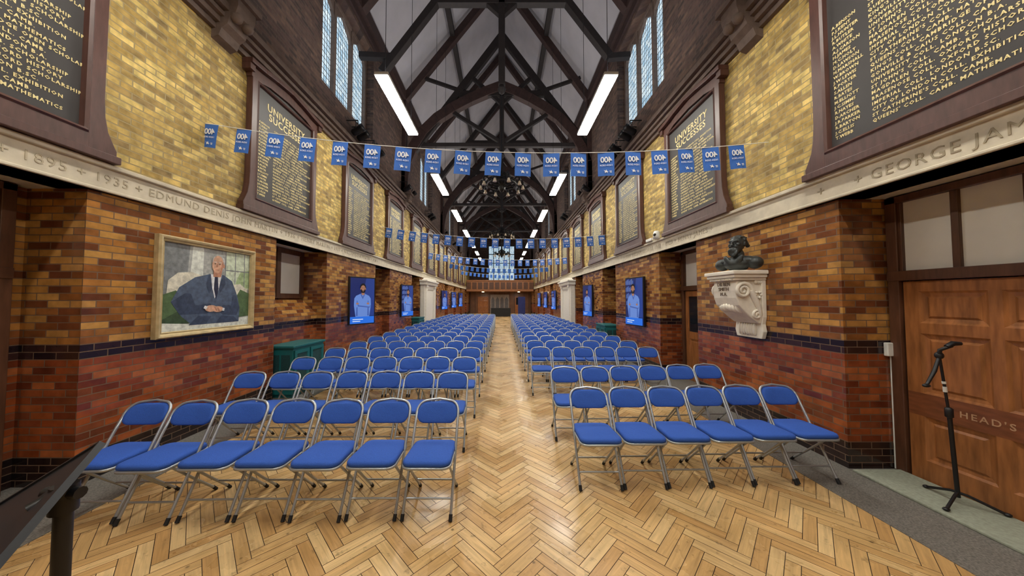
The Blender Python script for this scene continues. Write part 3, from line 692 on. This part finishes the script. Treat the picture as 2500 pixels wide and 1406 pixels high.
# ------------------------------------------------------------------ wall screens
def tvs():
    e=lambda n,c,s:emis(n,c,s,(20,20,24))
    M_nav=e('screen_navy',(18,34,92),.85);M_nav2=e('screen_navy_light',(34,58,130),.85);M_sky=e('screen_blue',(36,106,214),.9);M_sh=e('screen_shirt',(100,134,204),.85);M_sk=e('screen_skin',(160,112,88),.85)
    M_hr=e('screen_dark',(20,18,22),.5);M_sh2=e('screen_shade',(64,92,164),.85);M_bs=e('screen_shelf',(96,112,160),.8);M_w=e('screen_white',(210,222,240),.9)
    def tv(loc,rz,var):
        w,h=.76,1.26
        root=empty('wall_screen',loc,rz,label='portrait wall screen showing person in blue shirt, arms folded' if var==0 else 'portrait wall screen showing person before bookshelves',category='display screen')
        mb=MB();mb.box(-w/2,w/2,-.03,.03,-h/2,h/2,0);mb.box(-.2,.2,.03,.1,-.2,.2,0);make('casing',mb,[M_blackp],root,bevel=.006)
        mb=MB();y=[-.031]
        def P(p,m): y[0]-=.0006;mb.poly(p,y[0],m)
        P([(-.35,-.6),(.35,-.6),(.35,.6),(-.35,.6)],0);P([(-.1,-.4),(.35,-.4),(.35,.6),(.1,.6)],7)
        if var:
            for z in(-.1,.08,.26,.44): 
                for q in range(7): P([(-.34+q*.05,z),(-.3+q*.05,z),(-.3+q*.05,z+.11+.02*(q%3)),(-.34+q*.05,z+.1+.02*(q%3))],6 if q%2 else 5)
        P([(-.35,-.6),(.35,-.6),(.35,-.42),(-.35,-.42)],1)
        for q,l in enumerate((.3,.22)): P([(-.28,-.48-.05*q),(-.28+l,-.48-.05*q),(-.28+l,-.5-.05*q),(-.28,-.5-.05*q)],8)
        P([(-.2,-.42),(-.25,-.12),(-.24,.06),(-.19,.13),(-.06,.185),(.06,.185),(.19,.13),(.24,.06),(.25,-.12),(.2,-.42)],2)
        P([(-.045,.19),(0,.1),(.045,.19),(.07,.17),(0,.04),(-.07,.17)],5)
        P([(-.17,-.0),(-.15,.0),(-.14,-.4),(-.19,-.4)],5);P([(.17,-.0),(.15,.0),(.14,-.4),(.19,-.4)],5)
        P([(-.25,-.12),(-.2,-.18),(.16,-.1),(.14,-.03),(-.16,-.08)],2);P([(.25,-.12),(.2,-.19),(-.14,-.15),(-.15,-.08),(.16,-.06)],5);P([(.25,-.11),(.2,-.16),(-.12,-.12),(-.13,-.07),(.16,-.05)],2)
        for sx in(-1,1):
            P(ellp(sx*.15,-.075,.038,.024),3)
            for f in range(4): P([(sx*.15,-.055-f*.012),(sx*.19,-.06-f*.012),(sx*.19,-.067-f*.012),(sx*.15,-.062-f*.012)],3)
        P([(-.04,.15),(.04,.15),(.045,.26),(-.045,.26)],3);P(ellp(0,.35,.088,.11),4);P(ellp(0,.315,.07,.095),3)
        P([(-.07,.31),(.07,.31),(.062,.23),(.03,.205),(-.03,.205),(-.062,.23)],4);P([(-.05,.32),(.05,.32),(.03,.27),(-.03,.27)],3);P(ellp(0,.25,.022,.006),3)
        P(ellp(-.072,.31,.012,.022),3);P(ellp(.072,.31,.012,.022),3)
        for ex in(-.028,.028): P(ellp(ex,.335,.011,.005),4);P([(ex-.016,.352),(ex+.016,.352),(ex+.015,.358),(ex-.015,.358)],4)
        make('screen_picture',mb,[M_nav,M_sky,M_sh,M_sk,M_hr,M_sh2,M_bs,M_nav2,M_w],root,fix=False)
    tv((XL+.27,8.2,1.72),math.pi/2-.55,0);tv((XR-.13,8.0,1.7),-math.pi/2+.2,1)
    for i,y in enumerate((12.3,20.3,24.2,28.2)):
        tv((XL+.2,y,1.7),math.pi/2-.35,(i+1)%2);tv((XR-.15,y,1.7),-math.pi/2+.22,i%2)
tvs()

# ------------------------------------------------------------------ bust and corbel
def bust():
    def remesh(mb,vox,mt,name,parent=None,**k):
        me=mesh_of(mb,[mt],name);o=bpy.data.objects.new(name,me);COL.objects.link(o)
        r=o.modifiers.new('r','REMESH');r.mode='VOXEL';r.voxel_size=vox;r.use_smooth_shade=True
        s=o.modifiers.new('s','SMOOTH');s.iterations=3;s.factor=.5
        dg=bpy.context.evaluated_depsgraph_get();m2=bpy.data.meshes.new_from_object(o.evaluated_get(dg))
        bpy.data.objects.remove(o)
        return put(name,m2,parent,**k)
    mb=MB()
    RX=lambda a:Matrix.Rotation(a,3,'X');RY=lambda a:Matrix.Rotation(a,3,'Y')
    mb.ell((0,.02,.14),(.27,.13,.09));mb.ell((0,-.03,.1),(.17,.12,.11));mb.ell((-.21,.02,.1),(.1,.1,.1));mb.ell((.21,.02,.1),(.1,.1,.1))
    mb.ell((0,.01,.03),(.13,.1,.05));mb.ell((0,.03,.24),(.075,.08,.11))
    for s in(-1,1): mb.ell((s*.07,-.12,.14),(.04,.03,.1),rot=RY(s*.5))
    mb.ell((0,.0,.42),(.095,.12,.125));mb.ell((0,-.03,.36),(.08,.095,.1));mb.ell((0,.04,.45),(.1,.115,.11))
    mb.ell((0,-.105,.455),(.07,.025,.02));mb.ell((0,-.137,.41),(.016,.026,.036),rot=RX(.3));mb.ell((0,-.152,.39),(.02,.016,.013))
    for s in(-1,1):
        mb.ell((s*.036,-.118,.46),(.026,.012,.009));mb.ell((s*.035,-.105,.43),(.015,.013,.01));mb.ell((s*.05,-.085,.4),(.03,.03,.026));mb.ell((s*.1,.01,.41),(.012,.026,.036))
        mb.ell((s*.028,-.126,.368),(.034,.018,.013),rot=RY(s*.35))
        for q in range(4): mb.ell((s*.085,.03+.03*q,.48-.03*q),(.028,.03,.03))
    mb.ell((0,-.1,.30),(.065,.05,.075));mb.ell((0,-.108,.25),(.045,.038,.055));mb.ell((0,-.116,.35),(.026,.014,.008))
    for q in range(16):
        a=q*2.4;mb.ell((.05*math.cos(a),-.11+.015*math.sin(a*2)-.02,.275+.05*math.sin(a)),(.018,.016,.024))
    for q in range(22):
        a=q*2.39996;r=.085*math.sqrt(q/22);mb.ell((r*math.cos(a),.04+r*math.sin(a)*1.1,.553-r*r*6),(.026,.028,.018))
    o=remesh(mb,.0065,M_bronze,'portrait_bust',loc=(3.35,4.35,2.176),rz=-math.radians(62),label='dark bronze bust of bearded man on white stone bracket',category='bust')
    o.scale=(.95,.92,.88)
    root=empty('stone_bracket',(XR-.006,4.42,1.22),-math.pi/2,label='white carved stone wall bracket with scrolls holding the bust',category='wall bracket')
    mb=MB();mb.box(-.3,.3,-.48,.0,.88,.935,0);mb.box(-.28,.28,-.455,0,.835,.88,0);mb.box(-.26,.26,-.43,0,.8,.835,0);make('top_slab',mb,[M_white],root,bevel=.012)
    mb=MB();mb.prism([(-.22,0),(.22,0),(.25,.1),(.23,.2),(.25,.3),(.25,.82),(-.25,.82),(-.25,.3),(-.23,.2),(-.25,.1)],-.06,0,0);make('back_plate',mb,[M_white],root,bevel=.01)
    mb=MB()
    body=[(0,.2),(-.1,.21),(-.2,.29),(-.29,.38),(-.36,.46),(-.39,.56),(-.4,.66),(-.38,.8),(0,.8)]
    n=len(body);w=.225
    mb.add([(-w,a,b) for a,b in body]+[(w,a,b) for a,b in body],[list(range(n)),list(range(2*n-1,n-1,-1))]+[(i,i+n,(i+1)%n+n,(i+1)%n) for i in range(n)],0)
    make('bracket_body',mb,[M_white],root,bevel=.015)
    for s in(-1,1):
        mb=MB()
        pts=[]
        for i in range(28):
            t=i/27;a=t*4.2*math.pi;r=.1*(1-t)+.012;pts.append((s*.235,-.3+r*math.cos(a),.66+r*math.sin(a)))
        mb.tube(pts,[.028*(1-.5*i/27) for i in range(28)],8,0)
        mb.tube([(s*.235,-.2,.66),(s*.235,-.15,.54),(s*.235,-.1,.44),(s*.23,-.08,.34),(s*.2,-.06,.22)],[.034,.038,.034,.03,.024],8,0)
        pts=[]
        for i in range(20):
            t=i/19;a=t*3.2*math.pi;r=.06*(1-t)+.01;pts.append((s*.23,-.12+r*math.cos(a),.33+r*math.sin(a)))
        mb.tube(pts,.018,8,0)
        for q in range(5): mb.ell((s*.235,-.06-.02*q,.78-.0*q),(.016,.012,.03),0,8,5)
        for q in range(6):
            a=q*math.pi/3;mb.ell((s*.236,-.1+.04*math.cos(a),.6+.04*math.sin(a)),(.014,.02,.02),0,8,5)
        make('scroll',mb,[M_white],root)
    mb=MB()
    for i in range(-3,4): mb.ell((i*.05,-.33+.004*i*i,.42-.006*abs(i)),(.028,.05,.075),0,10,6,Matrix.Rotation(.9,3,'X'))
    make('shell_carving',mb,[M_white],root)
    mb=MB()
    for i in range(-3,4): mb.ell((i*.042,-.075,.12),(.024,.03,.09),0,10,6)
    make('drop_carving',mb,[M_white],root)
    mb=MB()
    for i in range(12): mb.ell((-.2+i*.0365,-.435,.815),(.02,.014,.016),0,8,5)
    make('bead_moulding',mb,[M_white],root)
    put('lettering',text_mesh("DR BEN\nSMITH\nM.A.",.07,M_bletter,'CENTER',1.05,.003),root,(0,-.402,.73))
bust()

# ------------------------------------------------------------------ teal cabinets
def cabinet():
    root=empty('cabinet',label='teal painted wooden cabinet with dark grille doors standing in wall recess',category='cabinet',group='teal cabinets')
    w,d,h=.92,.46,.92
    mb=MB();mb.box(-w/2,w/2,-d/2,d/2,.06,h-.04,0);mb.box(-w/2+.03,w/2-.03,-d/2+.03,d/2-.03,0,.06,0)
    make('body',mb,[M_teal],root,bevel=.006)
    mb=MB();mb.box(-w/2-.03,w/2+.03,-d/2-.03,d/2+.02,h-.04,h,0);mb.box(-w/2-.015,w/2+.015,-d/2-.015,d/2+.01,h-.06,h-.04,0);make('top',mb,[M_teal],root,bevel=.006)
    for s in(-1,1):
        x=s*w/4
        mb=MB();mb.box(x-w/4+.02,x+w/4-.02,-d/2-.012,-d/2,.1,h-.09,1);mb.ring(x,(h+.01)/2,w/2-.04,h-.19,[(0,0),(0,.025),(.06,.025),(.07,.012)],0,y=-d/2)
        dd=make('door',mb,[M_teal,M_mesh],root)
        mb=MB();mb.ell((x-s*(w/4-.05),-d/2-.035,.5),(.012,.014,.012),0,8,6);make('knob',mb,[M_black],dd)
    for s in(-1,1):
        for q in range(2):
            mb=MB();y0=-d/2+.05+q*.19;mb.box(s*(w/2),s*(w/2+.004),y0,y0+.16,.16,h-.16,0)
            make('side_panel',mb,[M_mesh],root)
    return root
cb=cabinet();cb.rotation_euler=(0,0,math.pi/2);cb.location=(-3.94,5.96,.008)
dup(cb,(-3.93,14.2,.008),math.pi/2);dup(cb,(3.55,10.33,.008),-math.pi/2)

# ------------------------------------------------------------------ white stone memorials
for X,sg in((XL,-1),(XR,1)):
    root=empty('stone_memorial',(X-sg*.012,16.2,0),-sg*math.pi/2,label='tall white carved stone memorial panel on brick pier',category='memorial')
    mb=MB();mb.box(-1.2,1.2,-.22,0,.009,2.62,0);mb.box(-1.28,1.28,-.3,0,.009,.3,0);make('slab',mb,[M_white],root,bevel=.015)
    for x in(-.95,.95):
        mb=MB();mb.box(x-.13,x+.13,-.28,-.2,.3,2.45,0);mb.box(x-.16,x+.16,-.31,-.2,.3,.42,0);mb.box(x-.16,x+.16,-.31,-.2,2.35,2.47,0);make('pilaster',mb,[M_white],root,bevel=.01)
    mb=MB();mb.box(-1.3,1.3,-.34,0,2.47,2.62,0);mb.box(-1.36,1.36,-.4,0,2.62,2.7,0);mb.prism([(-1.3,2.7),(1.3,2.7),(.9,2.82),(-.9,2.82)],-.3,-.1,0);make('cornice',mb,[M_white],root,bevel=.01)
    mb=MB();mb.ring(0,1.35,1.5,1.9,[(0,.22),(0,.25),(.05,.25),(.07,.23)],0);make('panel_moulding',mb,[M_white],root)

# ------------------------------------------------------------------ spotlights on the cornice
def spot():
    root=empty('stage_spotlight',label='black stage spotlight clamped above the cornice',category='spotlight',group='black stage spotlights')
    R=Matrix.Rotation(math.radians(60),3,'X')
    prof=[(0,-.16),(.06,-.16),(.085,-.12),(.085,.08),(.1,.1),(.1,.17),(.085,.17),(.08,.1),(0,.1)]
    t=MB();t.lathe(prof,(0,0,0),14,0);t.v=[tuple(R@Vector(v)) for v in t.v]
    make('lamp_body',t,[M_black],root)
    mb=MB();mb.tube([(-.11,0,0),(-.11,0,.16),(.11,0,.16),(.11,0,0)],.01,6,0);mb.tube([(0,0,.16),(0,.0,.26)],.014,6,0);mb.tube([(0,0,.26),(0,.3,.26)],.014,6,0);make('yoke',mb,[M_black],root)
    return root
s0=spot();s0.location=(XL+.3,7.75,6.1);s0.rotation_euler=(0,0,math.pi/2)
for X,sg in((XL,-1),(XR,1)):
    for y in(7.75,8.05,8.75,9.1,11.9,12.6,15.9,16.4,20.2,24):
        if X==XL and y==7.75: continue
        dup(s0,(X-sg*.3,y,6.1),-sg*math.pi/2)
root=empty('security_camera',(XR-.12,6.86,3.12),0,label='small white dome security camera on the stone ledge',category='security camera')
mb=MB();mb.lathe([(0,0),(.07,0),(.075,.05),(.07,.12),(.05,.17),(0,.18)],(0,0,0),14,0);make('housing',mb,[M_wplastic],root)
mb=MB();mb.ell((-.055,-.03,.08),(.035,.035,.035),0,10,8);make('lens',mb,[M_blackp],root)
root=empty('alarm_sounder',(XR-.07,7.25,3.125),0,label='white wall alarm box on the ledge',category='alarm box')
mb=MB();mb.box(-.05,.05,-.14,.14,0,.07,0);make('casing',mb,[M_wplastic],root,bevel=.01)
root=empty('wall_socket',(4.05,3.246,1.24),0,label='white socket box with conduit running down brick pier',category='wall socket')
mb=MB();mb.box(-.045,.045,-.04,0,-.07,.07,0);make('socket_box',mb,[M_wplastic],root,bevel=.008)
mb=MB();mb.tube([(.02,-.012,-.07),(.02,-.012,-1.22)],.011,8,0);make('conduit',mb,[M_wplastic],root)

# ------------------------------------------------------------------ microphone stand
def micstand():
    root=empty('microphone_stand',(3.86,2.66,.03),0,label='black tripod microphone stand in front of oak door',category='microphone stand')
    mb=MB();mb.tube([(0,0,.06),(-.04,0,.78)],.014,10,0);mb.tube([(-.04,0,.76),(-.1,0,1.26)],.009,8,0);mb.lathe([(.012,.72),(.024,.73),(.024,.8),(.012,.81)],(-.04,0,0),12,0);make('pole',mb,[M_black],root)
    mb=MB();mb.tube([(-.062,0,.94),(-.066,0,.985)],.0125,8,0);mb.tube([(-.07,0,1.01),(-.072,0,1.03)],.0125,8,0);make('height_band',mb,[M_wplastic],root)
    for a in(200,320,80):
        a=math.radians(a);mb=MB();mb.tube([(0,0,.1),(.05*math.cos(a),.05*math.sin(a),.09),(.23*math.cos(a),.23*math.sin(a),.012)],.011,8,0);mb.ell((.23*math.cos(a),.23*math.sin(a),.014),(.024,.02,.014),0,8,6);make('leg',mb,[M_black],root)
    mb=MB();mb.tube([(-.1,0,1.24),(-.12,-.02,1.3),(-.06,-.05,1.34)],.014,8,0);mb.ell((-.1,0,1.25),(.028,.028,.032),0,10,8);mb.tube([(-.1,0,1.24),(-.16,-.01,1.12),(-.25,-.02,1.0)],[.012,.014,.011],8,0);mb.ell((-.25,-.02,1.0),(.03,.02,.016),0,8,6);make('boom_clamp',mb,[M_black],root)
    mb=MB();mb.tube([(-.09,-.04,1.33),(-.05,-.05,1.36),(.0,-.06,1.36)],[.018,.022,.016],10,0);make('microphone_clip',mb,[M_black],root)
micstand()

# ------------------------------------------------------------------ music stand
def musicstand():
    px,py=-1.078,.775
    root=empty('music_stand',(px,py,0.003),0,label='black metal music stand with tilted desk',category='music stand')
    mb=MB();mb.tube([(0,0,.1),(0,0,1.02)],.022,12,0);mb.tube([(0,0,1.0),(0,0,1.28)],.016,12,0);mb.lathe([(.022,.97),(.03,.98),(.03,1.05),(.022,1.06)],(0,0,0),12,0);make('pole',mb,[M_black],root)
    for a in(60,180,300):
        a=math.radians(a);mb=MB();mb.tube([(0,0,.32),(.3*math.cos(a),.3*math.sin(a),.015)],.01,8,0);mb.tube([(0,0,.12),(.16*math.cos(a),.16*math.sin(a),.17)],.007,6,0);mb.ell((.3*math.cos(a),.3*math.sin(a),.014),(.018,.018,.014),0,8,6);make('leg',mb,[M_black],root)
    C=Vector((-1.088-px,.85-py,1.37));A=Vector((.112,-.25,-.135)).normalized();B=Vector((-.219,-.05,-.168));B=(B-A*B.dot(A)).normalized();N=A.cross(B)
    mb=MB()
    def slab(a0,a1,b0,b1,n0,n1,m=0):
        vs=[C+A*a+B*b+N*n for n in(n0,n1) for a,b in((a0,b0),(a1,b0),(a1,b1),(a0,b1))]
        mb.add(vs,[(0,3,2,1),(4,5,6,7),(0,1,5,4),(1,2,6,5),(2,3,7,6),(3,0,4,7)],m)
    slab(0,.48,0,.33,-.003,.003);slab(0,.48,.325,.333,-.05,.003);slab(0,.48,-.004,.002,-.008,.008);slab(-.004,.002,0,.33,-.008,.008)
    make('desk',mb,[mat('black_desk_sheet',(34,36,41),.45)],root)
    p=C+A*.13+B*.08
    mb=MB();mb.tube([(0,0,1.24),(0,0,1.305)],.024,12,0);mb.tube([(-.045,.0,1.285),(.04,0,1.285)],.014,10,0);mb.tube([(0,0,1.29),tuple(p)],.014,8,0);make('tilt_clamp',mb,[M_black],root)
musicstand()

# ------------------------------------------------------------------ far end
gx0,gx1=XL+.1,XR-.1
mb=MB();mb.box(gx0,gx1,33.9,34.05,2.74,3.75,0)
for i in range(12): 
    x=XL+.35+i*.63;mb.box(x-.24,x+.24,33.87,33.9,2.85,3.6,1)
mb.box(gx0,gx1,33.82,34.1,3.75,3.85,0);mb.box(gx0,gx1,33.82,34.1,2.62,2.74,0);mb.box(gx0,gx1,34.05,YF-.15,2.62,2.72,0)
make('gallery_balcony',mb,[mat('gallery_oak',(150,98,60),.4),M_oakd],label='oak panelled gallery balcony across the hall end',category='balcony')
mb=MB();mb.box(XL+.02,XR-.02,YF-.1,YF-.01,0.008,2.6,0)
for i in range(13): mb.box(XL+.1+i*.6,XL+.16+i*.6,YF-.13,YF-.1,.01,2.6,1)
make('trim_50',mb,[mat('far_panelling',(112,78,54),.4,ns=2,na=.2),M_oakd],kind='structure',label='oak wall panelling below the gallery')
for i,x in enumerate((-2.2,2.0)):
    mb=MB();mb.lathe([(0,-.05),(.12,-.045),(.14,-.01),(.14,0)],(0,0,0),14,0)
    make('round_ceiling_light',mb,[emis('warm_downlight_%d'%i,(255,226,180),9)],loc=(x,36.0,2.615),label='round warm ceiling light under the gallery',category='ceiling light',group='lights under the gallery')
    ld=bpy.data.lights.new('gallery_light','AREA');ld.size=.5;ld.energy=34;ld.color=(1,.9,.76)
    lo=bpy.data.objects.new('gallery_light',ld);COL.objects.link(lo);lo.location=(x,35.6,2.5)
d=door('door_%d'%(k+1),1.3,2.05,False);d.location=(-2.3,YF-.16,.01)
d=door('door_%d'%(k+2),1.1,2.05,False,None,True);d.location=(2.2,YF-.16,.01)
root=empty('carved_screen',(-.25,YF-.2,.008),0,label='grey carved stone screen behind the table',category='screen')
mb=MB();mb.box(-1.15,1.15,-.05,.05,0,2.3,0);make('back_panel',mb,[mat('screen_stone',(150,144,140),.7)],root)
for i in range(4):
    x=-.84+i*.56;mb=MB();mb.prism([(x-.2,.6),(x+.2,.6),(x+.2,1.7),(x,2.05),(x-.2,1.7)],-.07,-.05,0);make('arched_panel',mb,[mat('carved_panel_%d'%i,(96,98,104),.7)],root)
root=empty('long_table',(-.1,31.0,.003),0,label='dark table with black cloth at the end of the aisle',category='table')
mb=MB();mb.box(-1.0,1.0,-.4,.4,.8,.85,0);make('table_top',mb,[M_black],root)
for x in(-.92,.92):
    for y in(-.33,.33):
        mb=MB();mb.box(x-.04,x+.04,y-.04,y+.04,0,.8,0);make('leg',mb,[M_oakd],root)
mb=MB();mb.box(-.98,.98,-.41,-.39,.04,.8,0);make('table_cloth',mb,[M_black],root)
root=empty('pull_up_banner',(2.1,32.5,.003),0,label='dark blue pull-up banner beside the aisle end',category='banner')
mb=MB();mb.box(-.4,.4,-.1,.1,0,.08,0);make('base',mb,[M_steel],root)
mb=MB();mb.box(-.38,.38,-.005,.005,.08,2.0,0);make('banner_sheet',mb,[mat('navy_banner',(30,44,110),.5)],root)

# ------------------------------------------------------------------ camera / world
w=bpy.data.worlds.new('w');S.world=w;w.use_nodes=True
w.node_tree.nodes['Background'].inputs[0].default_value=(.6,.75,1,1);w.node_tree.nodes['Background'].inputs[1].default_value=.6
cd=bpy.data.cameras.new('camera');cd.lens=750/2500*36;cd.sensor_width=36;cd.shift_x=.01;cd.clip_start=.03;cd.clip_end=200
co=bpy.data.objects.new('camera',cd);COL.objects.link(co);co.location=(0,0,H);co.rotation_euler=(math.radians(92.05),0,0);S.camera=co
try:
    S.view_settings.view_transform='Standard';S.view_settings.exposure=0.2
except Exception as e: print(e)
